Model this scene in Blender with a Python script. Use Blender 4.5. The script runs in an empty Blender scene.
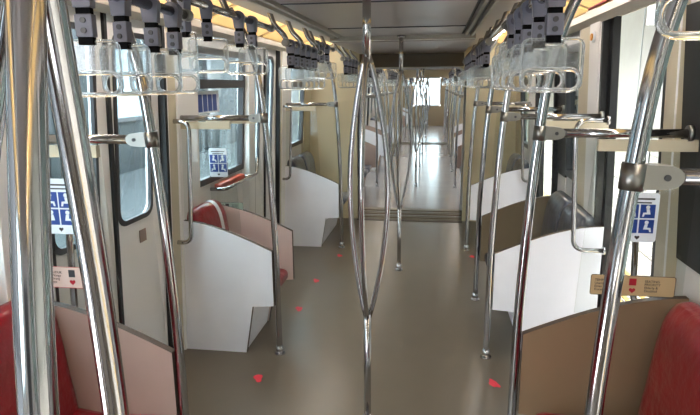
import bpy, bmesh, math, random
from mathutils import Vector, Matrix
random.seed(4)
S = bpy.context.scene
COL = S.collection
PI = math.pi

# ------------------------------------------------------------------ camera
cd = bpy.data.cameras.new('camera'); cam = bpy.data.objects.new('camera', cd); COL.objects.link(cam)
S.camera = cam
FPX, YAW, PITCH, ROLL = 560.0, 0.15077, 0.21407, -0.00873
CAMP = Vector((0.30, 0.0, 1.67))
cd.sensor_fit = 'HORIZONTAL'; cd.sensor_width = 36.0; cd.lens = FPX/700*36.0; cd.clip_start = 0.02; cd.clip_end = 300
Fv = Vector((-math.sin(YAW)*math.cos(PITCH), math.cos(YAW)*math.cos(PITCH), -math.sin(PITCH)))
R0 = Vector((math.cos(YAW), math.sin(YAW), 0)); U0 = R0.cross(Fv)
Rv = R0*math.cos(ROLL)+U0*math.sin(ROLL); Uv = -R0*math.sin(ROLL)+U0*math.cos(ROLL)
M3 = Matrix((Rv, Uv, -Fv)).transposed()
cam.matrix_world = Matrix.Translation(CAMP) @ M3.to_4x4()

# ------------------------------------------------------------------ world, exposure
w = bpy.data.worlds.new('world'); S.world = w; w.use_nodes = True
bg = w.node_tree.nodes['Background']; bg.inputs[0].default_value = (0.93, 0.96, 1.0, 1); bg.inputs[1].default_value = 8.5
S.view_settings.view_transform = 'Standard'; S.view_settings.look = 'None'; S.view_settings.gamma = 1
S.view_settings.exposure = 1.32
COVE = 0.32         # faint glow of the warm cove panels
TUBE = 27.0         # strength of the white tubes hidden behind the cove edge
PLAT = 2.0          # strength of the fill lights added under the platform roofs

# ------------------------------------------------------------------ materials
def srgb(r, g, b):
    f = lambda c: (c/255/12.92) if c/255 <= .04045 else ((c/255+.055)/1.055)**2.4
    return (f(r), f(g), f(b), 1)
MATS = {}
def mat(name, rgb, rough=.5, metal=0, spec=.5, noise=0, nscale=8, bump=0, bscale=40, trans=0, coat=0, ior=1.45, stretch=(1, 1, 1)):
    if name in MATS: return MATS[name]
    m = bpy.data.materials.new(name); m.use_nodes = True
    nt = m.node_tree; b = nt.nodes['Principled BSDF']
    c = srgb(*rgb)
    b.inputs['Base Color'].default_value = c; b.inputs['Roughness'].default_value = rough
    b.inputs['Metallic'].default_value = metal; b.inputs['Specular IOR Level'].default_value = spec
    b.inputs['IOR'].default_value = ior; b.inputs['Transmission Weight'].default_value = trans
    b.inputs['Coat Weight'].default_value = coat; b.inputs['Coat Roughness'].default_value = .08
    tc = nt.nodes.new('ShaderNodeTexCoord'); mp = nt.nodes.new('ShaderNodeMapping'); mp.inputs['Scale'].default_value = stretch
    nt.links.new(tc.outputs['Object'], mp.inputs[0])
    if noise:
        n = nt.nodes.new('ShaderNodeTexNoise'); n.inputs['Scale'].default_value = nscale; n.inputs['Detail'].default_value = 5
        r = nt.nodes.new('ShaderNodeValToRGB')
        r.color_ramp.elements[0].color = tuple(x*(1-noise) for x in c[:3])+(1,); r.color_ramp.elements[0].position = .3
        r.color_ramp.elements[1].color = tuple(min(1, x*(1+noise)) for x in c[:3])+(1,); r.color_ramp.elements[1].position = .7
        nt.links.new(mp.outputs[0], n.inputs['Vector']); nt.links.new(n.outputs[0], r.inputs[0]); nt.links.new(r.outputs[0], b.inputs['Base Color'])
    if bump:
        n2 = nt.nodes.new('ShaderNodeTexNoise'); n2.inputs['Scale'].default_value = bscale; n2.inputs['Detail'].default_value = 3
        bp = nt.nodes.new('ShaderNodeBump'); bp.inputs['Strength'].default_value = bump; bp.inputs['Distance'].default_value = .02
        nt.links.new(mp.outputs[0], n2.inputs['Vector']); nt.links.new(n2.outputs[0], bp.inputs['Height']); nt.links.new(bp.outputs[0], b.inputs['Normal'])
    MATS[name] = m; return m
def emit(name, rgb, st):
    if name in MATS: return MATS[name]
    m = bpy.data.materials.new(name); m.use_nodes = True; b = m.node_tree.nodes['Principled BSDF']
    b.inputs['Base Color'].default_value = srgb(*rgb); b.inputs['Emission Color'].default_value = srgb(*rgb); b.inputs['Emission Strength'].default_value = st
    MATS[name] = m; return m
def pane_mat(name, tint, gloss=.05):
    m = bpy.data.materials.new(name); m.use_nodes = True; nt = m.node_tree
    for n in list(nt.nodes):
        if n.type != 'OUTPUT_MATERIAL': nt.nodes.remove(n)
    out = nt.nodes[0]
    t = nt.nodes.new('ShaderNodeBsdfTransparent'); t.inputs[0].default_value = srgb(*tint)
    g = nt.nodes.new('ShaderNodeBsdfGlossy'); g.inputs['Roughness'].default_value = .02
    f = nt.nodes.new('ShaderNodeFresnel'); f.inputs[0].default_value = 1.45
    x = nt.nodes.new('ShaderNodeMixShader'); a = nt.nodes.new('ShaderNodeMath'); a.operation = 'ADD'; a.inputs[1].default_value = gloss
    nt.links.new(f.outputs[0], a.inputs[0]); ge = nt.nodes.new('ShaderNodeNewGeometry'); iv = nt.nodes.new('ShaderNodeMath'); iv.operation = 'SUBTRACT'; iv.inputs[0].default_value = 1
    mu = nt.nodes.new('ShaderNodeMath'); mu.operation = 'MULTIPLY'
    nt.links.new(ge.outputs['Backfacing'], iv.inputs[1]); nt.links.new(a.outputs[0], mu.inputs[0]); nt.links.new(iv.outputs[0], mu.inputs[1]); nt.links.new(mu.outputs[0], x.inputs[0])
    nt.links.new(t.outputs[0], x.inputs[1]); nt.links.new(g.outputs[0], x.inputs[2]); nt.links.new(x.outputs[0], out.inputs[0])
    MATS[name] = m; return m

STEEL = mat('polished_steel', (176, 175, 176), .11, 1)
BRUSH = mat('cast_steel', (138, 136, 132), .34, 1, bump=.015, bscale=60)
WHITE = mat('white_laminate', (228, 229, 236), .38, noise=.02)
WALL = mat('white_wall_panel', (230, 229, 228), .4, noise=.03, nscale=3)
CREAM = mat('beige_wall_panel', (190, 178, 148), .42, noise=.03, nscale=3)
PILLAR = mat('pillar_beige', (196, 186, 162), .4, noise=.03, nscale=3)
TAUPE = mat('taupe_laminate', (160, 136, 127), .45, noise=.03)
TAN = mat('tan_laminate', (132, 108, 84), .45, noise=.03)
OLIVE = mat('olive_laminate', (120, 106, 84), .45, noise=.03)
EDGE = mat('dark_edging', (62, 46, 36), .5)
BLACK = mat('black_rubber', (22, 23, 26), .45)
WEB = mat('black_webbing', (12, 12, 14), .9, spec=.1)
DGREY = mat('dark_grey_frame', (58, 58, 62), .4)
RED = mat('red_vinyl', (138, 8, 28), .3, noise=.12, nscale=5, bump=.5, bscale=14, coat=.6)
BLUEV = mat('slate_vinyl', (62, 66, 82), .28, noise=.15, nscale=6, bump=.3, bscale=9, coat=.5)
PLAS = mat('blue_grey_plastic', (100, 101, 114), .45)
CEIL = mat('ceiling_grey', (158, 148, 142), .3, .15, noise=.04, nscale=2)
CEILS = mat('ceiling_trim', (172, 166, 154), .35, .2)
COVEM = mat('cove_cream', (236, 214, 160), .45)
CLEAR = mat('clear_acrylic', (236, 240, 242), .06, trans=.93, ior=1.3)
WGLASS = pane_mat('window_glass', (205, 216, 218), .04)
SGLASS = pane_mat('screen_glass', (248, 250, 249), .0)
TUBEM = emit('cove_tube', (250, 247, 244), TUBE)
GLOW = emit('cove_light', (255, 214, 140), COVE)
SIGNB = mat('sign_blue', (28, 62, 140), .4)
SIGNW = mat('sign_white', (225, 230, 238), .4)
SIGNP = mat('sticker_pink', (214, 190, 180), .45)
SIGNT = mat('sticker_tan', (196, 168, 128), .45)
SIGNG = mat('sticker_green', (176, 200, 190), .45)
INK = mat('ink_dark', (52, 44, 48), .6)
REDINK = mat('ink_red', (170, 26, 44), .5)
DOT = mat('floor_sticker_red', (206, 50, 66), .5)
WARN = mat('orange_plastic', (226, 150, 40), .4)

# ------------------------------------------------------------------ mesh helpers
def lean(x, z):
    return x - math.copysign(.07*max(0, z-.85), x) if abs(x) > .95 else x
class MB:
    def __init__(s): s.bm = bmesh.new(); s.mats = []; s.tilt = False
    def mi(s, m):
        if m is None: return 0
        if m not in s.mats: s.mats.append(m)
        return s.mats.index(m)
    def face(s, vs, m=None, smooth=False):
        try:
            f = s.bm.faces.new(vs); f.material_index = s.mi(m); f.smooth = smooth; return f
        except ValueError: return None
    def box(s, x0, x1, y0, y1, z0, z1, m=None, bev=0):
        x0, x1 = min(x0, x1), max(x0, x1); y0, y1 = min(y0, y1), max(y0, y1); z0, z1 = min(z0, z1), max(z0, z1)
        v = [s.bm.verts.new((x, y, z)) for z in (z0, z1) for y in (y0, y1) for x in (x0, x1)]
        fs = [s.face([v[i] for i in q], m) for q in ((0, 2, 3, 1), (4, 5, 7, 6), (0, 1, 5, 4), (2, 6, 7, 3), (0, 4, 6, 2), (1, 3, 7, 5))]
        if bev:
            es = list({e for f in fs for e in f.edges})
            bmesh.ops.bevel(s.bm, geom=es, offset=bev, segments=2, affect='EDGES', profile=.6)
        return s
    def prism(s, pts, axis, a, b, m=None, mback=None, mside=None):
        """outline pts in the plane normal to axis ('x','y','z'), from a to b"""
        def P(p, t):
            return {'x': (t, p[0], p[1]), 'y': (p[0], t, p[1]), 'z': (p[0], p[1], t)}[axis]
        A = [s.bm.verts.new(P(p, a)) for p in pts]; B = [s.bm.verts.new(P(p, b)) for p in pts]
        s.face(A, m); s.face(B[::-1], mback or m)
        n = len(pts)
        for i in range(n):
            s.face([A[i], B[i], B[(i+1) % n], A[(i+1) % n]], mside or m)
        return s
    def tube(s, path, r, m=None, seg=14, cap=True, closed=False):
        path = [Vector(p) for p in path]; n = len(path)
        rr = r if isinstance(r, (list, tuple)) else [r]*n
        tang = []
        for i in range(n):
            if closed: t = path[(i+1) % n]-path[i-1]
            else: t = path[min(i+1, n-1)]-path[max(i-1, 0)]
            tang.append(t.normalized())
        up = Vector((0, 0, 1)) if abs(tang[0].z) < .9 else Vector((0, 1, 0))
        nrm = (up-tang[0]*up.dot(tang[0])).normalized(); rings = []
        for i in range(n):
            nrm = (nrm-tang[i]*nrm.dot(tang[i])).normalized(); bn = tang[i].cross(nrm)
            rings.append([s.bm.verts.new(path[i]+(nrm*math.cos(2*PI*k/seg)+bn*math.sin(2*PI*k/seg))*rr[i]) for k in range(seg)])
        for i in range(n if closed else n-1):
            a, b = rings[i], rings[(i+1) % n]
            for k in range(seg): s.face([a[k], a[(k+1) % seg], b[(k+1) % seg], b[k]], m, True)
        if cap and not closed: s.face(rings[0][::-1], m); s.face(rings[-1], m)
        return s
    def grid(s, f, nu, nv, m=None, smooth=True):
        vs = [[s.bm.verts.new(f(i/nu, j/nv)) for j in range(nv+1)] for i in range(nu+1)]
        for i in range(nu):
            for j in range(nv): s.face([vs[i][j], vs[i+1][j], vs[i+1][j+1], vs[i][j+1]], m, smooth)
        return s
    def build(s, name, m=None, parent=None, tilt=False):
        if tilt:
            for v in s.bm.verts: v.co.x = lean(v.co.x, v.co.z)
        bmesh.ops.recalc_face_normals(s.bm, faces=s.bm.faces)
        me = bpy.data.meshes.new(name); s.bm.to_mesh(me); s.bm.free()
        for q in (s.mats or [m]): me.materials.append(q)
        o = bpy.data.objects.new(name, me); COL.objects.link(o)
        if parent: o.parent = parent
        return o
def crom(pts, n=8):
    pts = [Vector(p) for p in pts]; q = [pts[0]*2-pts[1]]+pts+[pts[-1]*2-pts[-2]]; out = []
    for i in range(1, len(q)-2):
        for k in range(n):
            t = k/n
            out.append(.5*((2*q[i])+(q[i+1]-q[i-1])*t+(2*q[i-1]-5*q[i]+4*q[i+1]-q[i+2])*t*t+(-q[i-1]+3*q[i]-3*q[i+1]+q[i+2])*t**3))
    return out+[pts[-1]]
def bend(pts, r, n=6):
    """polyline with rounded corners"""
    pts = [Vector(p) for p in pts]; out = [pts[0]]
    for i in range(1, len(pts)-1):
        a = (pts[i-1]-pts[i]); b = (pts[i+1]-pts[i]); d = min(r, a.length*.49, b.length*.49)
        p0 = pts[i]+a.normalized()*d; p1 = pts[i]+b.normalized()*d
        for k in range(n+1):
            t = k/n; out.append(p0*(1-t)**2+pts[i]*2*t*(1-t)+p1*t*t)
    return out+[pts[-1]]
def tag(o, label=None, cat=None, group=None, kind=None):
    if label: o['label'] = label
    if cat: o['category'] = cat
    if group: o['group'] = group
    if kind: o['kind'] = kind
    return o
def thing(name, label, cat, loc=(0, 0, 0), group=None):
    o = bpy.data.objects.new(name, None); COL.objects.link(o); o.location = loc; o.empty_display_size = .1
    return tag(o, label, cat, group)
def struct(o): o['kind'] = 'structure'; return o
def kids(o): return [c for c in COL.objects if c.parent == o]
def copy_tree(o, parent=None):
    c = o.copy(); COL.objects.link(c); c.parent = parent
    for ch in kids(o): copy_tree(ch, c)
    return c
def shift(o, d):
    """move a mesh's geometry so its parent's origin can sit at -d"""
    o.data.transform(Matrix.Translation(d)); return o
def text_mesh(name, body, size, m, parent, loc, rot, depth=.0004, align='CENTER'):
    cu = bpy.data.curves.new(name, 'FONT'); cu.body = body; cu.size = size; cu.align_x = align; cu.align_y = 'CENTER'; cu.extrude = depth; cu.space_line = .95
    o = bpy.data.objects.new(name, cu); COL.objects.link(o)
    me = bpy.data.meshes.new_from_object(o); COL.objects.unlink(o); bpy.data.objects.remove(o)
    me.materials.clear(); me.materials.append(m)
    o = bpy.data.objects.new(name, me); COL.objects.link(o); o.parent = parent; o.location = loc; o.rotation_euler = rot
    return o
ORD = ['first', 'second', 'third', 'fourth', 'fifth', 'sixth', 'seventh', 'eighth', 'ninth', 'tenth', 'eleventh', 'twelfth']
SIDE = {-1: 'left', 1: 'right'}

# ------------------------------------------------------------------ setting: train shell
YN, YE = -3.2, 6.95          # this car, from behind the viewer to its end wall
CARS = [(7.62, 16.3), (16.9, 23.9)]
def floor_mat():
    m = mat('floor_vinyl', (96, 86, 73), .28, noise=.07, nscale=2.5, bump=.02, bscale=120, spec=.55)
    return m
FL = floor_mat()
struct(MB().box(-1.36, 1.36, YN, YE+.05, -.06, 0).build('floor', FL))
FL2 = mat('floor_vinyl_daylit', (142, 136, 134), .2, noise=.06, nscale=2.5, spec=.6)  # same floor made paler; reflected daylight is put into the colour
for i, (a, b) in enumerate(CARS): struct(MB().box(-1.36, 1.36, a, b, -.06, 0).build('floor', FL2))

def ceiling(y0, y1, name='ceiling'):
    mb = MB()
    mb.box(-.50, .50, y0, y1, 2.085, 2.13, CEIL)                        # centre panel
    for s in (-1, 1):
        mb.box(s*.50, s*.53, y0, y1, 2.11, 2.14, BLACK)                 # slot
        mb.box(s*.53, s*.55, y0, y1, 2.075, 2.12, CEILS)
        mb.box(s*.55, s*.58, y0, y1, 2.10, 2.13, DGREY)
        mb.box(s*.58, s*.60, y0, y1, 2.07, 2.12, CEILS)
        mb.prism([(s*.60, 2.085), (s*.90, 2.15), (s*.90, 2.19), (s*.60, 2.12)], 'y', y0, y1, CEIL)
        mb.prism([(s*1.19, 2.03), (s*1.30, 2.03), (s*1.30, 2.30), (s*1.19, 2.30)], 'y', y0, y1, PILLAR)   # cornice
        mb.prism([(s*1.15, 2.03), (s*1.19, 2.00), (s*1.19, 2.06), (s*1.15, 2.07)], 'y', y0, y1, CEILS)
        mb.prism([(s*.90, 2.20), (s*.90, 2.24), (s*1.22, 2.24), (s*1.22, 2.20)], 'y', y0, y1, CEILS)
    y = y0+1.2
    return struct(mb.build(name, CEIL))
ceiling(YN, YE)
for a, b in CARS: ceiling(a, b)
mb = MB()
for y in (1.6, 2.95, 4.25, 5.12, 5.9): mb.box(-.50, .50, y, y+.012, 2.079, 2.086, DGREY)
mb.box(-.62, .62, 4.98, 5.10, 2.05, 2.09, CEILS); mb.box(-.62, .62, 5.10, YE, 2.045, 2.075, CEIL)
struct(mb.build('trim_ceiling', DGREY))

WIN = [0]; DOOR = [0]
def window(s, y0, y1, z0, z1, divider=True, frame=DGREY):
    WIN[0] += 1
    e = struct(thing(f'window_{WIN[0]}', None, None)); 
    X0, X1 = s*1.285, s*1.33
    mb = MB(); t = .045
    mb.box(X0, X1, y0, y0+t, z0, z1).box(X0, X1, y1-t, y1, z0, z1).box(X0, X1, y0+t, y1-t, z0, z0+t).box(X0, X1, y0+t, y1-t, z1-t, z1)
    if divider: mb.box(s*1.28, X1, y0+t, y1-t, 1.66, 1.72)
    mb.build('window_frame', frame, e, True)
    MB().box(s*1.315, s*1.32, y0+t*.5, y1-t*.5, z0+t*.5, z1-t*.5).build('window_glass', WGLASS, e, True)
    return e
def rrect(y0, y1, z0, z1, r, n=5, rtop=None):
    rt = r if rtop is None else rtop; out = []
    for (cy, cz, a, q) in ((y1-r, z0+r, -90, r), (y1-rt, z1-rt, 0, rt), (y0+rt, z1-rt, 90, rt), (y0+r, z0+r, 180, r)):
        for k in range(n+1):
            t = math.radians(a+90*k/n); out.append((cy+q*math.cos(t), cz+q*math.sin(t)))
    return out
def ring_prism(mb, outer, inner, axis, a, b, m):
    """frame between two outlines with the same count"""
    def P(p, t): return {'x': (t, p[0], p[1]), 'y': (p[0], t, p[1])}[axis]
    n = len(outer); V = [[mb.bm.verts.new(P(p, t)) for p in L] for L in (outer, inner) for t in (a, b)]
    for i in range(n):
        j = (i+1) % n
        mb.face([V[0][i], V[0][j], V[2][j], V[2][i]], m); mb.face([V[1][i], V[1][j], V[3][j], V[3][i]], m)
        mb.face([V[0][i], V[0][j], V[1][j], V[1][i]], m); mb.face([V[2][i], V[2][j], V[3][j], V[3][i]], m)
def door(s, y0, y1, closed=True):
    DOOR[0] += 1
    e = struct(thing(f'door_{DOOR[0]}', None, None))
    c = (y0+y1)/2
    if closed:
        for (a, b, sg) in ((y0, c-.012, 0), (c+.012, y1, 1)):
            mb = MB(); wa, wb = a+.075, b-.075
            outer = rrect(a, b, .01, 2.02, .002); inner = rrect(wa, wb, .97, 1.93, .07)
            ring_prism(mb, outer, inner, 'x', s*1.315, s*1.345, None)
            leaf = mb.build('door_leaf', WALL, e, True)
            mb = MB(); ring_prism(mb, rrect(wa-.015, wb+.015, .955, 1.945, .08), rrect(wa+.012, wb-.012, .982, 1.918, .06), 'x', s*1.308, s*1.325, None)
            mb.build('window_gasket', DGREY, leaf, True)
            MB().prism(rrect(wa, wb, .97, 1.93, .07), 'x', s*1.328, s*1.333).build('window_pane', WGLASS, leaf, True)
        MB().box(s*1.30, s*1.34, c-.012, c+.012, .01, 2.02).build('rubber_seal', BLACK, e, True)
    for (a, b) in ((y0-.03, y0), (y1, y1+.03)): MB().box(s*1.275, s*1.345, a, b, .0, 2.03).build('jamb_seal', BLACK, e, True)
    if not closed:      # the leaf edge that still shows in its pocket
        MB().box(s*1.31, s*1.35, y1-.055, y1, .01, 2.02).build('door_leaf', BLACK, e, True)
    return e
def side_wall(s, name, segs, y_end):
    """segs: (y0, y1, kind); between them plain wall"""
    mb = MB(); x0, x1 = s*1.30, s*1.37; y = segs[0][0]
    for (a, b, k) in segs:
        if k == 'wall': mb.box(x0, x1, a, b, 0, 2.12, WALL)
        elif k == 'cream': mb.box(x0, x1, a, b, 0, 2.12, CREAM)
        elif k == 'pillar': mb.box(s*1.265, x1, a, b, 0, 2.06, WALL, .008).box(s*1.24, x1, a, b, 2.06, 2.12, WALL)
        elif k == 'bpillar': mb.box(s*1.275, x1, a, b, 0, 2.12, PILLAR, .006)
        elif k == 'dark': mb.box(s*1.29, x1, a, b, 0, .98, WALL).box(s*1.285, x1, a, b, .98, 1.95, BLACK).box(x0, x1, a, b, 1.95, 2.12, WALL)
        elif k in ('win', 'winp'):
            mb.box(x0, x1, a, b, 0, 1.0, WALL).box(x0, x1, a, b, 1.93, 2.12, WALL)
            window(s, a, b, 1.0, 1.93, k == 'win')
        elif k in ('closed', 'open'):
            mb.box(x0, x1, a-.03, b+.03, 2.03, 2.12, WALL); door(s, a, b, k == 'closed')
    return struct(mb.build(name, WALL, None, True))
side_wall(-1, 'wall_left', [(YN, -2.9, 'wall'), (-2.9, -1.2, 'win'), (-1.2, -.9, 'wall'), (-.87, .33, 'open'), (.36, .62, 'pillar'), (.62, 1.72, 'win'), (1.72, 1.98, 'pillar'),
    (2.01, 3.02, 'closed'), (3.05, 3.16, 'bpillar'), (3.16, 3.46, 'pillar'), (3.46, 4.46, 'win'), (4.46, 4.62, 'pillar'), (4.65, 5.42, 'closed'),
    (5.45, 5.5, 'bpillar'), (5.5, 5.86, 'pillar'), (5.86, 6.6, 'win'), (6.6, YE, 'cream')], YE)
side_wall(1, 'wall_right', [(YN, -2.9, 'wall'), (-2.9, -1.2, 'win'), (-1.2, -.9, 'wall'), (-.87, .5, 'open'), (.53, .75, 'pillar'), (.75, 2.1, 'winp'), (2.1, 2.34, 'dark'), (2.34, 2.45, 'bpillar'),
    (2.48, 3.36, 'open'), (3.39, 3.60, 'pillar'), (3.60, 3.86, 'bpillar'), (3.86, 4.36, 'winp'), (4.36, 4.62, 'dark'), (4.65, 5.45, 'open'),
    (5.48, 5.8, 'pillar'), (5.8, 6.6, 'win'), (6.6, YE, 'cream')], YE)
for (a, b) in CARS:
    for s in (-1, 1):
        segs = [(a, a+.7, 'wall'), (a+.7, a+1.7, 'winp'), (a+1.7, a+1.92, 'pillar'), (a+1.95, a+3.1, 'closed' if s < 0 else 'open'), (a+3.13, a+3.4, 'pillar'),
                (a+3.4, a+4.1, 'winp'), (a+4.1, a+4.35, 'pillar'), (a+4.38, a+5.5, 'closed' if s < 0 else 'open'), (a+5.53, a+5.8, 'pillar'), (a+5.8, a+6.5, 'winp'), (a+6.5, b, 'wall')]
        if b-a < 7.5: segs[-2:] = [(a+5.8, b, 'wall')]
        side_wall(s, f'wall_{SIDE[s]}', segs, b)

def end_wall(y, t, m, name, hw=.66, top=1.88):
    mb = MB(); n = 8
    pts = [(-1.33, 0), (-hw, 0)]
    r = .12
    for k in range(n+1):
        a = PI-(PI/2)*k/n; pts.append((-hw+r+r*math.cos(a), top-r+r*math.sin(a)))
    for k in range(n+1):
        a = PI/2-(PI/2)*k/n; pts.append((hw-r+r*math.cos(a), top-r+r*math.sin(a)))
    pts += [(hw, 0), (1.33, 0), (1.33, 2.22), (-1.33, 2.22)]
    mb.prism(pts, 'y', y, y+t)
    return struct(mb.build(name, m))
end_wall(YE, .06, CREAM, 'wall_end')
end_wall(YN-.06, .06, WALL, 'wall_back')
struct(MB().box(-.8, .8, YN-.5, YN-.46, 0, 2.0).build('wall_back_gangway', BLACK))
BROWN = mat('lintel_brown', (84, 72, 56), .4)
struct(MB().box(-.62, .62, YE-.03, YE-.002, 1.885, 2.04).build('trim_lintel', BROWN))
for i, (a, b) in enumerate(CARS):
    end_wall(a-.06, .06, WALL, 'wall_end')
    if i == 0: end_wall(b, .06, PILLAR, 'wall_end')
# gangways: dark ribbed bellows, ceiling and threshold plates
for (a, b) in ((YE+.06, CARS[0][0]-.06), (CARS[0][1]+.06, CARS[1][0]-.06)):
    mb = MB(); n = 6
    for k in range(n):
        y0 = a+(b-a)*k/n; y1 = a+(b-a)*(k+1)/n; o = .03 if k % 2 else 0
        for s in (-1, 1): mb.box(s*(.70+o), s*(.78+o), y0, y1, 0, 1.95)
        mb.box(-.80, .80, y0, y1, 1.93+o, 2.0+o)
    struct(mb.build('wall_gangway', BLACK))
    PL = mat('threshold_steel', (96, 84, 62), .4, .7, bump=.15, bscale=60)
    mb = MB().box(-.78, .78, a-.06, b+.06, -.04, .004, PL)
    for k in range(5):
        y0 = a+.02+(b-a-.04)*k/5; mb.box(-.66, .66, y0, y0+.03, .003, .012, BRUSH if k % 2 else PL)
    mb.box(-.66, .66, a-.14, a-.10, 0, .006, EDGE)
    struct(mb.build('floor_gangway', PL))

# train's front end wall with its window
mb = MB(); y = 23.9
mb.box(-1.33, 1.33, y, y+.06, 0, .82).box(-1.33, -.62, y, y+.06, .82, 2.2).box(.5, 1.33, y, y+.06, .82, 2.2).box(-.62, .5, y, y+.06, 1.98, 2.2)
struct(mb.build('wall_front', mat('front_panel', (156, 140, 116), .5)))
e = struct(thing('window_99', None, None)); e.name = 'window_%d' % (WIN[0]+1)
mb = MB(); ring_prism(mb, rrect(-.62, .5, .82, 1.98, .06), rrect(-.57, .45, .87, 1.93, .05), 'y', y-.02, y+.07, None); mb.build('window_frame', WHITE, e)
MB().box(-.6, .48, y+.03, y+.036, .85, 1.95).build('window_glass', WGLASS, e)

# ------------------------------------------------------------------ outside: platform right, far wall left
TILE = mat('platform_tile', (206, 200, 186), .25, noise=.05, nscale=3)
def stripes():
    m = bpy.data.materials.new('platform_floor_tiles'); m.use_nodes = True; nt = m.node_tree; b = nt.nodes['Principled BSDF']; b.inputs['Roughness'].default_value = .25
    tc = nt.nodes.new('ShaderNodeTexCoord'); br = nt.nodes.new('ShaderNodeTexBrick'); br.inputs['Scale'].default_value = 1.0
    br.inputs['Color1'].default_value = srgb(214, 208, 196); br.inputs['Color2'].default_value = srgb(196, 190, 178); br.inputs['Mortar'].default_value = srgb(120, 112, 100)
    br.inputs['Brick Width'].default_value = .6; br.inputs['Row Height'].default_value = .3; br.inputs['Mortar Size'].default_value = .012; br.offset = 0
    nt.links.new(tc.outputs['Object'], br.inputs[0]); nt.links.new(br.outputs[0], b.inputs['Base Color']); return m
struct(MB().box(1.42, 9, -6, 30, -.3, -.01).build('floor_platform', stripes()))
mb = MB()
for k in range(5): mb.box(1.75+k*.07, 1.785+k*.07, -6, 30, -.01, -.002)
struct(mb.build('trim_platform', mat('tactile_yellow', (206, 170, 84), .5)))
GP0 = mat('joint_grey', (170, 176, 178), .5)
PW = mat('platform_wall', (142, 142, 132), .5, noise=.04, nscale=2)
mb = MB().box(7.2, 7.4, -6, 30, 0, 4.2)
mb.mi(PW)
for k in range(12): mb.box(7.17, 7.2, -6+k*3, -5.97+k*3, 0, 4.2, GP0)
struct(mb.build('wall_platform', PW))
for y in (-6.1, 30): struct(MB().box(1.42, 9, y, y+.1, -.2, 4.3).build('wall_platform_end_blocker', PW))  # unseen end walls added to shut sky light out of the platform
struct(MB().box(2.1, 2.2, -6, 30, 3.5, 4.2).build('trim_platform_sky_blocker', PW))  # unseen drop edge added to keep sky light off the platform wall
struct(MB().box(2.1, 9, -6, 30, 4.2, 4.4).build('ceiling_platform', mat('platform_ceiling', (190, 196, 198), .6)))
pl = emit('platform_fill', (235, 245, 255), PLAT)
t0 = None
for i, y in enumerate((-2, 1.5, 5, 8.5, 12, 15.5, 19, 22.5)):  # unseen fill lights added to light the platform
    t = thing('platform_fill_light', 'unseen long white fill light added under the platform roof outside the right doors', 'fill light', (4.4, y, 4.2), 'platform fill lights')
    MB().box(-.35, .35, -1.3, 1.3, -.08, 0).build('housing', WHITE, t); MB().box(-.3, .3, -1.25, 1.25, -.10, -.08).build('diffuser', pl, t)
GP = mat('pale_steel', (176, 186, 190), .35, .3)
def column(x, y, tilt, label):
    t = thing('platform_column', label, 'column', (x, y, 0))
    MB().tube([(0, 0, 0), (tilt, 0, 4.2)], .14, seg=20).build('shaft', GP, t)
    MB().tube([(0, 0, 0), (0, 0, .12)], .22, seg=20).build('base', WHITE, t)
column(4.6, 8.6, -1.1, 'leaning pale grey column on the bright platform seen through the open right doorway')
t = thing('information_screen', 'hanging white information screen above the platform outside right doorway', 'screen', (4.3, 10.2, 2.6))
MB().box(-.6, .6, -.08, .08, 0, .7, bev=.02).build('housing', WHITE, t); MB().box(-.5, .5, -.09, -.081, .1, .6).build('display', emit('screen_glow', (205, 225, 235), 1.1), t)
MB().tube([(0, 0, .7), (0, 0, 1.6)], .04).build('hanger', GP, t)
t = thing('notice_board', 'white notice board with grey frame on platform wall outside right doorway', 'notice board', (7.1, 12.6, 1.0))
MB().box(-.03, .05, -.8, .8, 0, 1.4).build('frame', GP, t); MB().box(-.04, -.031, -.72, .72, .08, 1.32).build('panel', SIGNW, t); MB().box(-.05, -.041, -.25, .25, .9, .96).build('heading', INK, t)
t = thing('platform_bench', 'light grey metal bench on the platform beyond the open right doors', 'bench', (5.6, 8.0, 0))
MB().box(-.25, .25, -1, 1, .42, .46, bev=.01).build('seat', GP, t)
for yy in (-.8, .8): MB().box(-.2, .2, yy-.04, yy+.04, -.01, .42).build('leg', DGREY, t)
t = thing('platform_barrier', 'low glass barrier with steel rail beyond the open right doorway', 'barrier', (3.8, 7.4, 0))
MB().tube([(-.9, 0, 1.05), (.9, 0, 1.05)], .03).build('rail', STEEL, t); MB().box(-.85, .85, -.008, .008, .1, 1.0).build('glass_panel', SGLASS, t)
for xx in (-.88, .88): MB().tube([(xx, 0, -.01), (xx, 0, 1.05)], .025).build('post', STEEL, t)

# left side of the train: dim neighbouring platform across the track
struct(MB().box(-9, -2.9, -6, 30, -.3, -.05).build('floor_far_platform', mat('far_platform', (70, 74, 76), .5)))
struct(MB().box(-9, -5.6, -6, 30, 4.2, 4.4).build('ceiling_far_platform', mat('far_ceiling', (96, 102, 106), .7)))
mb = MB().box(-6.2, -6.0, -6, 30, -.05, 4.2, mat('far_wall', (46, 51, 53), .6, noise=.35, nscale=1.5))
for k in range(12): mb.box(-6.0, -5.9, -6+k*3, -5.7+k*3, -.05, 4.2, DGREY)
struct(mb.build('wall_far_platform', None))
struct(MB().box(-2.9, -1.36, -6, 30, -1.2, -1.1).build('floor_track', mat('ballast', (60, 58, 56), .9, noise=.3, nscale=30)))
for i, y in enumerate((2.2, 5.2, 7.7, 10.7, 13.7)):
    t = thing('advertising_light_box', 'pale lit advertising panel on the far platform wall seen through left windows', 'light box', (-6.0, y, 1.0), 'lit panels on the far platform')
    MB().box(0, .1, -.7, .7, 0, 1.5).build('frame', DGREY, t); MB().box(.1, .11, -.62, .62, .08, 1.42).build('panel', emit('ad_glow', (150, 165, 172), .15), t)

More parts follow.
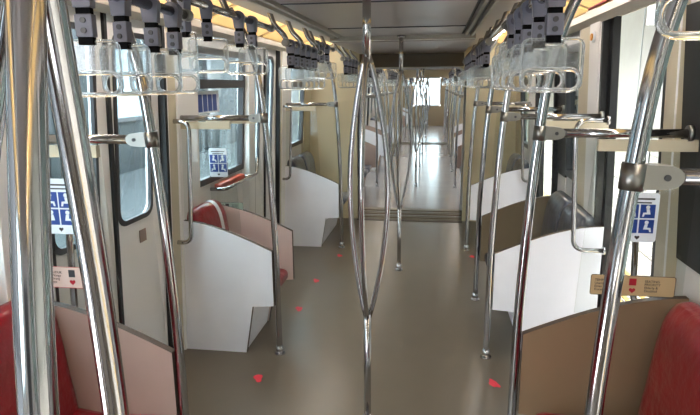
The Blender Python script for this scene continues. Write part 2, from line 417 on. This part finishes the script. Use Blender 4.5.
pl2 = emit('far_platform_fill', (235, 245, 255), PLAT)
for i, y in enumerate((-2, 1.5, 5, 8.5, 12, 15.5, 19, 22.5)):  # more unseen lights, added to brighten the view through the left windows
    t = thing('platform_fill_light', 'unseen long white fill light added under the far platform roof outside the left windows', 'fill light', (-5.95, y, 4.2), 'far platform fill lights')
    MB().box(.0, .33, -1.3, 1.3, -.08, 0).build('housing', WHITE, t); MB().box(.03, .30, -1.25, 1.25, -.10, -.08).build('diffuser', pl2, t)

# ------------------------------------------------------------------ cove lights
def cove_light(s, y0, y1, label):
    t = thing('cove_light', label, 'light', (s*1.05, (y0+y1)/2, 2.14))
    L = (y1-y0)/2-.02
    mb = MB().prism([(s*-.15, .045), (s*.16, -.075), (s*.16, -.06), (s*-.15, .06)], 'y', -L, L); mb.build('cream_panel', COVEM, t)
    # lit diffuser strip facing down and inward
    mb = MB().prism([(s*-.12, .024), (s*.10, -.062), (s*.10, -.052), (s*-.12, .034)], 'y', -L+.03, L-.03); mb.build('diffuser', GLOW, t)
    MB().tube([(s*-.128, -L+.04, .035), (s*-.128, L-.04, .035)], .011, seg=8).build('tube', TUBEM, t)
    if s > 0 and y0 > 2 and y0 < 3:
        mb = MB().prism([(.085, -.063), (.095, -.067), (.095, -.06), (.085, -.056)], 'y', -L, L); mb.build('red_stripe', REDINK, t)
    return t
for s in (-1, 1):
    for i, (a, b) in enumerate(((-2.5, -1.3), (-1.3, -.1), (-.1, 1.1), (1.1, 2.3), (2.3, 3.5), (3.5, 4.7), (4.7, 5.9), (5.9, 6.9))):
        cove_light(s, a, b, f'warm cream cove light above the {SIDE[s]} windows, {ORD[i]} from the viewer end')
    for c, (a, b) in enumerate(CARS):
        n = 4
        for i in range(n):
            y0 = a+.1+(b-a-.2)*i/n; y1 = a+.1+(b-a-.2)*(i+1)/n
            cove_light(s, y0, y1, f'warm cove light above the {SIDE[s]} side of the {["second", "farthest"][c]} car, {ORD[i]} along')

# ------------------------------------------------------------------ seat-end screens
def screen(s, y, seat_side, inner, sign, label, hw=.672, aisle_h=.68, hem=True, glass=True, xw=1.275):
    """seat_side: -1 if the seats are on the viewer's side of the screen"""
    t = thing('seat_end_screen', label, 'screen', (s*xw, y, 0)); X = lambda x: s*(x-xw)
    pts = [(xw, 0), (.865, 0), (.81, .315), (hw, .325), (hw, aisle_h)]
    n = 10
    for k in range(1, n+1):
        u = k/n; pts.append((hw+(xw-hw)*u, aisle_h+.185*math.sin(u*PI/2*.95)))
    P = [(X(a), b) for a, b in pts]
    mf, mbk = (inner, WHITE) if seat_side < 0 else (WHITE, inner)
    MB().prism(P, 'y', -.016, .016, mf, mbk, EDGE).build('lower_panel', None, t)
    if glass:
        g = [(1.255, .845), (1.255, 1.455), (.895, 1.455), (.865, aisle_h+.10)]
        MB().prism([(X(a), b) for a, b in g], 'y', -.004, .004).build('glass_pane', SGLASS, t)
        MB().box(X(.90), X(1.255), -.012, .012, 1.425, 1.468).build('clamp_strip', PILLAR, t)
    if sign: sign(t, s, X)
    return t
def blue_sign(t, s, X, x0, x1, z0, z1, yo=-.006):
    cx, w, h = (x0+x1)/2, abs(x1-x0), z1-z0
    pts = rrect(-w/2, w/2, 0, h, .012)
    b = MB().prism([(X(cx)+p[0], z0+p[1]) for p in pts], 'y', yo-.001, yo).build('priority_sign', SIGNW, t)
    b['label'] = 'blue and white priority seat sign on glass'
    MB().prism([(X(cx)+p[0], z0+p[1]) for p in rrect(-w/2+.004, w/2-.004, .004, h-.004, .01)], 'y', yo+.0161, yo+.017).build('sign_back', SIGNB, b)
    q = min((w-.016)/2, (h-.085)/2)
    for i in range(2):
        for j in range(2):
            ax = X(cx)-q-.003+i*(q+.006); az = z0+.035+j*(q+.006)
            f = MB().box(ax, ax+q, yo-.0018, yo-.001, az, az+q); f.build('pictogram', SIGNB, b)
            g = MB(); k = q/.05      # seated figure
            g.prism([(ax+q*.5+.007*k*math.cos(a), az+q*.80+.007*k*math.sin(a)) for a in [2*PI*m/10 for m in range(10)]], 'y', yo-.0026, yo-.0018)
            d = 1 if (i+j) % 2 else -1; c = ax+q/2
            g.prism([(c-d*.12*q, az+.66*q), (c+d*.10*q, az+.66*q), (c+d*.05*q, az+.42*q), (c+d*.30*q, az+.40*q), (c+d*.36*q, az+.10*q), (c+d*.24*q, az+.10*q), (c+d*.18*q, az+.28*q), (c-d*.20*q, az+.28*q)], 'y', yo-.0026, yo-.0018)
            g.build('figure', SIGNW, b)
    heart(b, X(cx), yo-.0018, z0+.018, .009, INK)
    MB().box(X(cx)-w*.38, X(cx)+w*.38, yo-.0018, yo-.001, z1-.026, z1-.020).box(X(cx)-w*.3, X(cx)+w*.3, yo-.0018, yo-.001, z1-.040, z1-.035).build('heading', INK, b)
def heart(parent, x, y, z, r, m):
    pts = []
    for k in range(24):
        a = 2*PI*k/24; pts.append((x+r*math.sin(a)**3, z+r*(13*math.cos(a)-5*math.cos(2*a)-2*math.cos(3*a)-math.cos(4*a))/16))
    return MB().prism(pts, 'y', y-.0008, y).build('heart', m, parent)
def strip_sign(t, s, X, x0, x1, z0, z1, m, yo=-.006, sq=DGREY, ls=.0135):
    a, b = sorted((X(x0), X(x1))); w = b-a; h = z1-z0; zc = (z0+z1)/2
    bs = MB().prism([(a+w/2+p[0], zc+p[1]) for p in rrect(-w/2, w/2, -h/2, h/2, .008)], 'y', yo-.001, yo).build('priority_strip', m, t)
    ring = MB(); ring_prism(ring, [(a+w/2+p[0], zc+p[1]) for p in rrect(-w/2, w/2, -h/2, h/2, .008)], [(a+w/2+p[0], zc+p[1]) for p in rrect(-w/2+.002, w/2-.002, -h/2+.002, h/2-.002, .007)], 'y', yo-.0016, yo-.001, None)
    ring.build('border', REDINK if m is SIGNP else INK, bs)
    text_mesh('lettering', 'TEMPAT DUDUK\nUtamakan Warga\nEmas dan Orang\nKurang Upaya', ls, INK, bs, (a+w*.05, yo-.0016, zc), (PI/2, 0, 0), align='LEFT')
    text_mesh('lettering', 'SEATING\nPRIORITY\nElderly &\nDisabled', ls, INK, bs, (a+w*.64, yo-.0016, zc), (PI/2, 0, 0), align='LEFT')
    sx = a+w*.50
    MB().box(sx-.013, sx+.013, yo-.0018, yo-.001, zc+.002, zc+h*.36).build('square_symbol', REDINK if m is SIGNT else sq, bs)
    heart(bs, sx, yo-.001, zc-h*.22, .012, REDINK)
def sgL1(t, s, X): blue_sign(t, s, X, 1.145, 1.01, 1.135, 1.345); strip_sign(t, s, X, 1.215, .90, .92, 1.005, SIGNP)
def sgL2(t, s, X): blue_sign(t, s, X, 1.25, 1.12, 1.055, 1.255); strip_sign(t, s, X, 1.255, 1.02, .805, .875, SIGNG, ls=.011)
def sgR1(t, s, X): blue_sign(t, s, X, 1.00, 1.135, 1.08, 1.27); strip_sign(t, s, X, .915, 1.225, .862, .945, SIGNT)
SCR = {}
SCR['L1'] = screen(-1, 1.86, -1, TAUPE, sgL1, 'taupe curved seat-end screen beside the nearest left red seat, behind two near steel bars')
SCR['L2'] = screen(-1, 3.2, 1, TAUPE, None, 'large white curved seat-end screen on the left, after the first left doorway')
SCR['L2b'] = screen(-1, 3.70, -1, mat('taupe_laminate_lit', (212, 192, 187), .45, noise=.02), sgL2, 'pinkish taupe seat-end screen behind the large white one on the left')  # same laminate as the taupe screens, paler: its lighting is put into the colour
SCR['L3'] = screen(-1, 5.63, 1, TAUPE, None, 'white seat-end screen on the left next to the beige end wall', xw=1.275)
SCR['R1'] = screen(1, 2.2, -1, TAN, sgR1, 'tan brown curved seat-end screen beside the nearest right red seat')
SCR['R2'] = screen(1, 3.32, 1, TAUPE, None, 'large white curved seat-end screen on the right, below the dark seats')
SCR['R2b'] = screen(1, 4.3, -1, OLIVE, None, 'dull brown seat-end screen behind the large white one on the right', glass=False)
SCR['R3'] = screen(1, 5.68, 1, TAUPE, None, 'white seat-end screen farthest along the right before the gangway')
screen(-1, .53, 1, TAUPE, None, 'white seat-end screen on the left beside the viewer')
screen(1, 1.0, 1, TAUPE, None, 'white seat-end screen on the right beside the viewer')

# ------------------------------------------------------------------ seats along the walls
def seat(s, yc, wd, vinyl, label, strip=False, group=None):
    t = thing('passenger_chair', label, 'seat', (s*1.27, yc, 0), group); h = wd/2-.008
    X = lambda x: s*(x-1.27)
    # backrest profile (x from wall, z) rounded at the top, slightly reclined
    prof = [(1.258, .36), (1.258, .82), (1.248, .89), (1.215, .91), (1.17, .89), (1.135, .82), (1.115, .70), (1.10, .57), (1.085, .46), (1.08, .36)]
    C = crom([(a, 0, b) for a, b in prof], 4)
    def ring(scale_y, f):
        return [(X(1.17+(p.x-1.17)*f), scale_y, .62+(p.z-.62)*(.5+.5*f) if p.z > .62 else p.z) for p in C]
    def loft(mb, profs, m=None):
        V = [[mb.bm.verts.new(q) for q in pr] for pr in profs]
        n = len(V[0])
        for i in range(len(V)-1):
            for k in range(n): mb.face([V[i][k], V[i][(k+1) % n], V[i+1][(k+1) % n], V[i+1][k]], m, True)
        mb.face(V[0][::-1], m, True); mb.face(V[-1], m, True)
    mb = MB(); loft(mb, [ring(-h, .80), ring(-h+.012, .94), ring(-h+.04, 1.0), ring(0, 1.02), ring(h-.04, 1.0), ring(h-.012, .94), ring(h, .80)])
    bk = mb.build('backrest', vinyl, t)
    if strip:
        rr = [(X(1.17+(p.x-1.17)*1.03+.0), p.z+(.004 if p.z > .7 else 0)) for p in C if p.x < 1.26 or p.z > .8]
        mb = MB(); y0 = h*.35
        for i in range(len(rr)-1):
            (a, b), (c, d) = rr[i], rr[i+1]
            mb.face([mb.bm.verts.new(q) for q in ((a, y0, b), (a, y0+.05, b), (c, y0+.05, d), (c, y0, d))])
        mb.build('white_label_strip', SIGNW, bk)
    cp = crom([(1.15, 0, .33), (1.15, 0, .415), (1.0, 0, .405), (.85, 0, .408), (.74, 0, .415), (.705, 0, .40), (.70, 0, .37), (.715, 0, .34), (.8, 0, .33)], 4)
    def cr(y, f): return [(X(.92+(p.x-.92)*f), y, .37+(p.z-.37)*f) for p in cp]
    mb = MB(); loft(mb, [cr(-h, .93), cr(-h+.02, 1), cr(h-.02, 1), cr(h, .93)]); mb.build('cushion', vinyl, t)
    mb = MB().prism([(X(1.255), 0), (X(.875), 0), (X(.82), .28), (X(.78), .325), (X(1.255), .325)], 'y', -wd/2, wd/2); mb.build('seat_base', WHITE, t)
    return t
seat(-1, 1.63, .45, RED, 'red vinyl side seat on the left, touching the near taupe screen')
seat(-1, 1.17, .45, RED, 'red vinyl side seat on the left, second back from the near taupe screen')
seat(-1, .71, .30, RED, 'red vinyl side seat on the left, closest to the viewer')
seat(1, 1.85, .45, RED, 'shiny red vinyl side seat on the right, touching the tan brown screen')
seat(1, 1.39, .45, RED, 'red vinyl side seat on the right, closest to the viewer')
seat(-1, 3.45, .44, RED, 'red side seat with white label strip between two left screens', strip=True)
for i, y in enumerate((3.58, 4.03)): seat(1, y, .45, BLUEV, f'slate grey side seat behind the large right white screen, {["nearer", "farther"][i]} of the two')
for s in (-1, 1):
    for i in range(2): seat(s, 5.91+i*.47, .45, BLUEV, f'slate blue-grey side seat by the {SIDE[s]} end of this car, {["nearer", "farther"][i]} of the two')

# ------------------------------------------------------------------ poles
PROF = [(0, .648), (.35, .648), (.7, .650), (1.0, .660), (1.3, .675), (1.5, .690), (1.7, .712), (1.85, .745), (1.97, .79), (2.10, .865)]
def pole_curve(s): return crom([(s*x, 0, z) for z, x in PROF], 5)
def pole(s, y, label, bar=True, detail=True, group=None):
    t = thing('side_grab_pole', label, 'pole', (s*.648, y, 0), group); ox = s*.648
    C = [(p.x-ox, 0, p.z) for p in pole_curve(s)]
    MB().tube(C, .0185, seg=18 if detail else 10).build('pole_tube', STEEL, t)
    MB().tube([(0, 0, 0), (0, 0, .055)], .0225, seg=18).tube([(0, 0, 0), (0, 0, .006)], .034, seg=18).build('floor_collar', STEEL, t)
    if bar:
        xp = s*.690-ox
        c = MB().tube([(xp-s*.001, 0, 1.463), (xp+s*.0025, 0, 1.517)], .0245, seg=18)
        n = 8; pts = [(xp, 1.465), (xp+s*.05, 1.466)]
        for k in range(n+1):
            a = -PI/2+PI*k/n; pts.append((xp+s*(.062+.028*math.cos(a)), 1.490+.0225*math.sin(a)))
        pts += [(xp+s*.05, 1.514), (xp, 1.515)]
        c.prism(pts, 'y', -.018, .018)
        cl = c.build('clamp', BRUSH, t)
        MB().tube([(xp+s*.058, -.021, 1.49), (xp+s*.058, -.016, 1.49)], .0065).build('screw', DGREY, cl)
        MB().tube([(xp+s*.085, 0, 1.490), (s*1.222-ox, 0, 1.490)], .0165, seg=16).build('crossbar', STEEL, t)
        MB().tube([(s*1.205-ox, 0, 1.49), (s*1.222-ox, 0, 1.49)], .03, seg=16).build('wall_flange', BRUSH, t)
    return t
pole(-1, 1.86, 'slender steel side pole at the aisle edge of the near taupe left screen')
pole(-1, 3.2, 'steel side pole at the aisle edge of the large white left screen')
pole(-1, 5.63, 'steel side pole beside the farthest left white screen, before the gangway')
pole(1, 1.17, 'thick-looking steel side pole nearest the viewer on the right, with big clamp')
pole(1, 2.2, 'steel side pole at the aisle edge of the tan brown right screen')
pole(1, 3.32, 'steel side pole at the aisle edge of the large white right screen')
pole(1, 4.3, 'steel side pole on the right beside the dull brown screen')
pole(1, 5.68, 'steel side pole last on the right before the gangway')

def centre_pole(y, label, angles=(20, 150, 262), x=0.0, R=.099, pw=.85, rs=.0125, z1=1.80, z0=.58, detail=True):
    t = thing('centre_grab_pole', label, 'pole', (x, y, 0))
    sg = 18 if detail else 8
    MB().tube([(0, 0, 0), (0, 0, z0+.02)], .0175, seg=sg).build('lower_pole', STEEL, t)
    MB().tube([(0, 0, z1-.02), (0, 0, 2.085)], .0185, seg=sg).build('upper_pole', STEEL, t)
    MB().tube([(0, 0, 0), (0, 0, .06)], .023, seg=sg).tube([(0, 0, 0), (0, 0, .006)], .036, seg=sg).build('floor_collar', STEEL, t)
    MB().tube([(0, 0, 2.06), (0, 0, 2.086)], .036, seg=sg).build('ceiling_flange', STEEL, t)
    for a in angles:
        a = math.radians(a); P = []
        n = 28
        for k in range(n+1):
            u = k/n; z = z0+(z1-z0)*u; r = .006+(R-.006)*math.sin(PI*u)**pw if 0 < u < 1 else .006
            P.append((r*math.cos(a), r*math.sin(a), z))
        MB().tube(P, rs, seg=16 if detail else 8).build('curved_strand', STEEL, t)
    return t
centre_pole(.40, 'centre pole nearest the viewer, its two bowed steel strands crossing the left foreground', (-75, 112, 210), .008, R=.109, pw=.98, rs=.013)
centre_pole(2.50, 'centre aisle pole splitting into three bowed strands, in the middle of the picture')
centre_pole(4.95, 'centre aisle pole with bowed strands just before the gangway threshold')

# ------------------------------------------------------------------ U grab handles at the door edges
def u_handle(s, y, label, out=.115, zb=.74, zt=1.475):
    t = thing('door_grab_handle', label, 'grab handle', (s*1.27, y, 0))
    xi = -s*out
    P = bend([(-s*.0, 0, zt), (xi, 0, zt), (xi, 0, zb), (s*-.0, 0, zb)], .07)
    P = [Vector((p.x-s*.035*max(0, (p.z-.85)/.65), p.y, p.z)) for p in P]
    MB().tube(P, .0135, seg=12).build('handle_tube', STEEL, t)
    MB().tube([(-s*.035, 0, zt), (-s*.05, 0, zt)], .024).build('flange', STEEL, t); MB().tube([(s*.0, 0, zb), (-s*.012, 0, zb)], .024).build('flange', STEEL, t)
u_handle(-1, 3.12, 'vertical steel grab handle on the white pillar left of the large left screen')
u_handle(-1, 1.98, 'steel grab handle at the door edge behind the near taupe left screen')
u_handle(-1, 5.52, 'steel grab handle beside the farthest left white screen')
u_handle(1, 3.24, 'vertical steel grab handle on the pillar beside the large right screen', out=.175)
u_handle(1, 2.42, 'steel grab handle at the open doorway behind the tan brown screen')
u_handle(1, 5.6, 'steel grab handle beside the farthest right white screen')

t = thing('window_sticker', 'blue and white pictogram sticker on the upper left window above the grab bar', 'sticker', (-1.262, 3.76, 1.57))
MB().box(0, .001, -.20, .20, -.075, .075).build('backing', SIGNW, t)
for k in range(4): MB().box(.001, .002, -.17+k*.085, -.10+k*.085, -.065, .05).build('pictogram', SIGNB, t)
t = thing('perch_rail', 'low padded leaning rail with chrome tube under the left window, past the pinkish screen', 'rail', (-1.29, 4.2, .95))
MB().tube(bend([(0, -.42, 0), (.11, -.42, 0), (.11, .32, 0), (.09, .40, .12)], .05), .013, seg=12).build('chrome_tube', STEEL, t)
MB().box(.02, .075, -.40, .12, -.02, .035, bev=.012).build('padding', mat('orange_red_vinyl', (190, 78, 56), .35), t)
MB().tube([(0, .2, 0), (.11, .2, 0)], .012, seg=10).build('bracket', STEEL, t)

# ------------------------------------------------------------------ overhead rails and hanging straps
LOWX, LOWZ, HIX, HIZ = .62, 1.93, .70, 2.015
def rail(s, x, z, y0, y1, arms, label, kind, detail=True):
    t = thing('overhead_handrail', label, 'handrail', (s*x, (y0+y1)/2, z)); yc = (y0+y1)/2
    MB().tube([(0, y0-yc, 0), (0, y1-yc, 0)], .0165, seg=14).build('rail_tube', STEEL, t)
    for yy in (y0, y1): MB().tube([(0, yy-yc-.02, 0), (0, yy-yc+.02, 0)], .022, seg=14).build('end_cap', BRUSH, t)
    for a in arms:
        if kind == 'low': P = crom([(s*.0, 0, 0), (s*.02, 0, .05), (s*.075, 0, .11), (s*.10, 0, .17), (s*.11, 0, .205)], 5)
        else: P = crom([(0, 0, 0), (s*.02, 0, .05), (s*.05, 0, .12)], 5)
        MB().tube([(p.x, a-yc, p.z) for p in P], .0165, seg=12).build('support_arm', STEEL, t)
    return t
rail(-1, LOWX, LOWZ, .9, 2.06, (1.1, 1.98), 'lower steel handrail over the nearest left seats', 'low')
rail(-1, HIX, HIZ, 2.08, 3.44, (2.14, 2.72), 'higher steel handrail over the first left doorway', 'high')
rail(-1, LOWX, LOWZ, 3.48, 4.55, (3.52, 3.95, 4.45), 'lower steel handrail with curved arms over the single left red seat', 'low')
rail(-1, HIX, HIZ, 4.65, 5.58, (4.7, 5.2), 'higher steel handrail over the second left doorway', 'high')
rail(-1, LOWX, LOWZ, 5.65, 6.85, (5.75, 6.2, 6.75), 'lower steel handrail along the left beside the end wall', 'low')
rail(1, HIX, HIZ, .1, 1.15, (.2, 1.1), 'higher steel handrail on the right above the viewer', 'high')
rail(1, LOWX, LOWZ, 1.4, 2.75, (1.5, 2.1, 2.7), 'lower steel handrail over the nearest right seats', 'low')
rail(1, HIX, HIZ, 2.85, 3.6, (2.9, 3.4), 'higher steel handrail over the open right doorway', 'high')
rail(1, LOWX, LOWZ, 3.7, 4.75, (3.75, 4.2, 4.7), 'lower steel handrail over the slate seats on the right', 'low')
rail(1, LOWX, LOWZ, 4.9, 6.8, (5.0, 5.8, 6.7), 'lower steel handrail farthest on the right before the gangway', 'low')

def make_strap(label, loc):
    t = thing('hanging_strap', label, 'hanging strap', loc)
    # sleeve round the rail tapering down to the buckle plate
    pts = []
    for k in range(13):
        a = math.radians(-30+240*k/12); pts.append((.031*math.cos(a), .031*math.sin(a)+.0))
    pts += [(-.023, -.054), (.023, -.054)]
    sl = MB().prism(pts, 'y', -.016, .016); sl.build('rail_sleeve', PLAS, t)
    MB().box(-.019, .019, -.011, .011, -.072, -.054).build('webbing_band', WEB, t); MB().box(-.019, .019, -.011, .011, -.148, -.126).build('webbing_band', WEB, t)
    bk = MB().box(-.0235, .0235, -.014, .014, -.128, -.070, bev=.003).build('buckle', PLAS, t)
    for z in (-.086, -.112): MB().tube([(0, -.019, z), (0, .019, z)], .0075, seg=12).build('screw', DGREY, bk)
    # clear grip: thin square sheet with a rounded frame and a fat oval hand loop below
    g = MB(); W, T, Bm = .083, -.138, -.276
    o = rrect(-W, W, Bm, T, .02, 4); g.tube([(p[0], 0, p[1]) for p in o], .0042, seg=8, closed=True)
    g.box(-W+.002, W-.002, -.0012, .0012, Bm+.062, T-.002)
    l = rrect(-W+.004, W-.004, Bm-.002, Bm+.056, .027, 5); g.tube([(p[0], 0, p[1]) for p in l], .0065, seg=10, closed=True)
    g.build('clear_grip', CLEAR, t)
    return t
proto = [None]
def strap(s, y, kind, label, rz=0, group=None):
    x, z = (LOWX, LOWZ) if kind == 'low' else (HIX, HIZ)
    if proto[0] is None: t = make_strap(label, (s*x, y, z)); proto[0] = t
    else:
        t = copy_tree(proto[0]); t.location = (s*x, y, z); t['label'] = label
    t.rotation_euler = (0, 0, math.radians(rz))
    if group: t['group'] = group
    return t
def row(s, ys, kind, where, grp, rots=None):
    for i, y in enumerate(ys):
        strap(s, y, kind, f'clear-grip hanging strap {where}, {ORD[i]} along', (rots[i] if rots else random.uniform(-9, 9)), grp)
row(-1, (1.43, 1.61, 1.79, 1.95), 'low', 'over the nearest left seats', 'straps over the near left seats', (8, -6, 10, -4))
row(-1, (2.23, 2.45, 2.87, 3.08), 'high', 'over the first left doorway', 'straps over the first left doorway', (-40, 20, 8, -6))
row(-1, (3.60, 3.76, 3.92, 4.09, 4.30), 'low', 'over the single left red seat', 'straps over the left red seat')
row(-1, (4.78, 5.0, 5.25), 'high', 'over the second left doorway', 'straps over the second left doorway')
row(-1, (5.85, 6.1, 6.35, 6.6), 'low', 'along the left end wall', 'straps by the left end wall')
row(1, (.92,), 'high', 'above the nearest right pole, cut off by the picture corner', 'straps over the near right doorway', (4,))
row(1, (1.69, 1.92, 2.15, 2.34, 2.55), 'low', 'over the nearest right seats', 'straps over the near right seats', (2, -5, 6, -3, 5))
row(1, (3.02, 3.25), 'high', 'over the open right doorway', 'straps over the right doorway')
row(1, (3.85, 4.05, 4.25, 4.5), 'low', 'over the slate seats on the right', 'straps over the right slate seats')
row(1, (5.1, 5.4, 5.7, 6.0, 6.3), 'low', 'along the last rail on the right before the gangway', 'straps on the last right rail')

# ------------------------------------------------------------------ small fixtures
for i, (x, y, wh) in enumerate(((-.69, 2.88, 'by the large left white screen'), (-.70, 3.93, 'beside the pinkish left screen'), (-.70, 4.57, 'in the second left doorway'), (-.62, 5.33, 'before the farthest left screen'),
                     (.667, 3.0, 'in the open right doorway'), (.70, 5.45, 'in the second right doorway'))):
    pts = []
    for k in range(20):
        a = 2*PI*k/20; r = .03*(1+.18*math.sin(3*a+i)+.1*math.sin(5*a)); pts.append((r*math.cos(a)*.8, r*math.sin(a)*1.5))
    o = MB().prism(pts, 'z', 0, .0015).build('floor_sticker', DOT); o.location = (x, y, .0002); o.rotation_euler = (0, 0, .4)
    tag(o, f'small faded red sticker on the grey floor {wh}', 'floor sticker', 'red stickers on the floor')
t = thing('door_indicator', 'small round orange sticker high on the white right pillar', 'indicator', (1.19, 3.5, 1.93))
MB().tube([(0, 0, 0), (-.015, 0, 0)], .030, seg=20).build('housing', WHITE, t); MB().tube([(-.015, 0, 0), (-.022, 0, 0)], .020, seg=20).build('lens', WARN, t)  # round orange sticker built as a raised disc with a white rim
def wall_notice(name, label, x, y, z, hw, hh, m, cat='sticker'):
    o = MB().box(-.002, .002, -hw, hw, -hh, hh).build(name, m); o.location = (x, y, z); return tag(o, label, cat)
wall_notice('door_sticker', 'small grey-brown square sticker on the left door leaf below its window', -1.307, 2.83, .86, .035, .035, mat('sticker_grey', (140, 122, 116), .5))
for i, z in enumerate((1.55, 1.33)):
    wall_notice('pillar_sticker', f'thin vertical dark mark on the beige right pillar, {["upper", "lower"][i]} one', 1.275-.07*(z-.85)-.003, 2.40, z, .006, .03, INK)
wall_notice('safety_notice', 'small brown notice on the beige pillar by the open right door', 1.275-.07*(1.72-.85)-.003, 2.41, 1.72, .02, .07, mat('notice_brown', (120, 90, 50), .5), 'notice')

# ------------------------------------------------------------------ next cars, seen down the aisle
for c, (a, b) in enumerate(CARS):
    nm = ['second', 'farthest'][c]
    ys = [a+1.7, a+3.45, a+4.25, a+5.85]
    if c == 0: ys.append(a+8.2)
    for s in (-1, 1):
        for i, y in enumerate(ys):
            pole(s, y, f'steel side pole on the {SIDE[s]} of the {nm} car, {ORD[i]} past its gangway', detail=False)
            if i < 4: screen(s, y, -1 if i % 2 == 0 else 1, TAUPE, None, f'seat-end screen on the {SIDE[s]} of the {nm} car, {ORD[i]} past its gangway', glass=False)
        q = 0
        for (u, n) in ((a+.6, 2), (a+3.62, 1), (a+6.1, 2)):
            for k in range(n):
                if u+k*.46+.25 > b: continue
                seat(s, u+.1+k*.46, .44, BLUEV, f'dark side seat on the {SIDE[s]} of the {nm} car, {ORD[q]} past its gangway'); q += 1
        rail(s, LOWX, LOWZ, a+.3, a+1.6, (a+.4, a+1.5), f'lower handrail over the first {SIDE[s]} seats of the {nm} car', 'low')
        rail(s, HIX, HIZ, a+1.8, a+3.4, (a+1.9, a+3.3), f'higher handrail over the first {SIDE[s]} doorway of the {nm} car', 'high')
        rail(s, LOWX, LOWZ, a+3.5, a+6.9, (a+3.6, a+5.0, a+6.8), f'long handrail along the {SIDE[s]} of the {nm} car', 'low')
        row(s, [a+.5+.22*k for k in range(5)], 'low', f'on the first {SIDE[s]} rail of the {nm} car', f'straps in the {nm} car {SIDE[s]}')
        row(s, [a+2.1+.4*k for k in range(3)], 'high', f'over the first {SIDE[s]} doorway of the {nm} car', f'straps in the {nm} car {SIDE[s]} doorway')
        row(s, [a+3.8+.35*k for k in range(8)], 'low', f'on the long {SIDE[s]} rail of the {nm} car', f'straps on the long rail of the {nm} car {SIDE[s]}')
    cy = [a+1.75, a+4.1, a+6.4]
    for i, y in enumerate(cy):
        if y < b-.3: centre_pole(y, f'centre aisle pole in the {nm} car, {ORD[i]} past its gangway', detail=False)
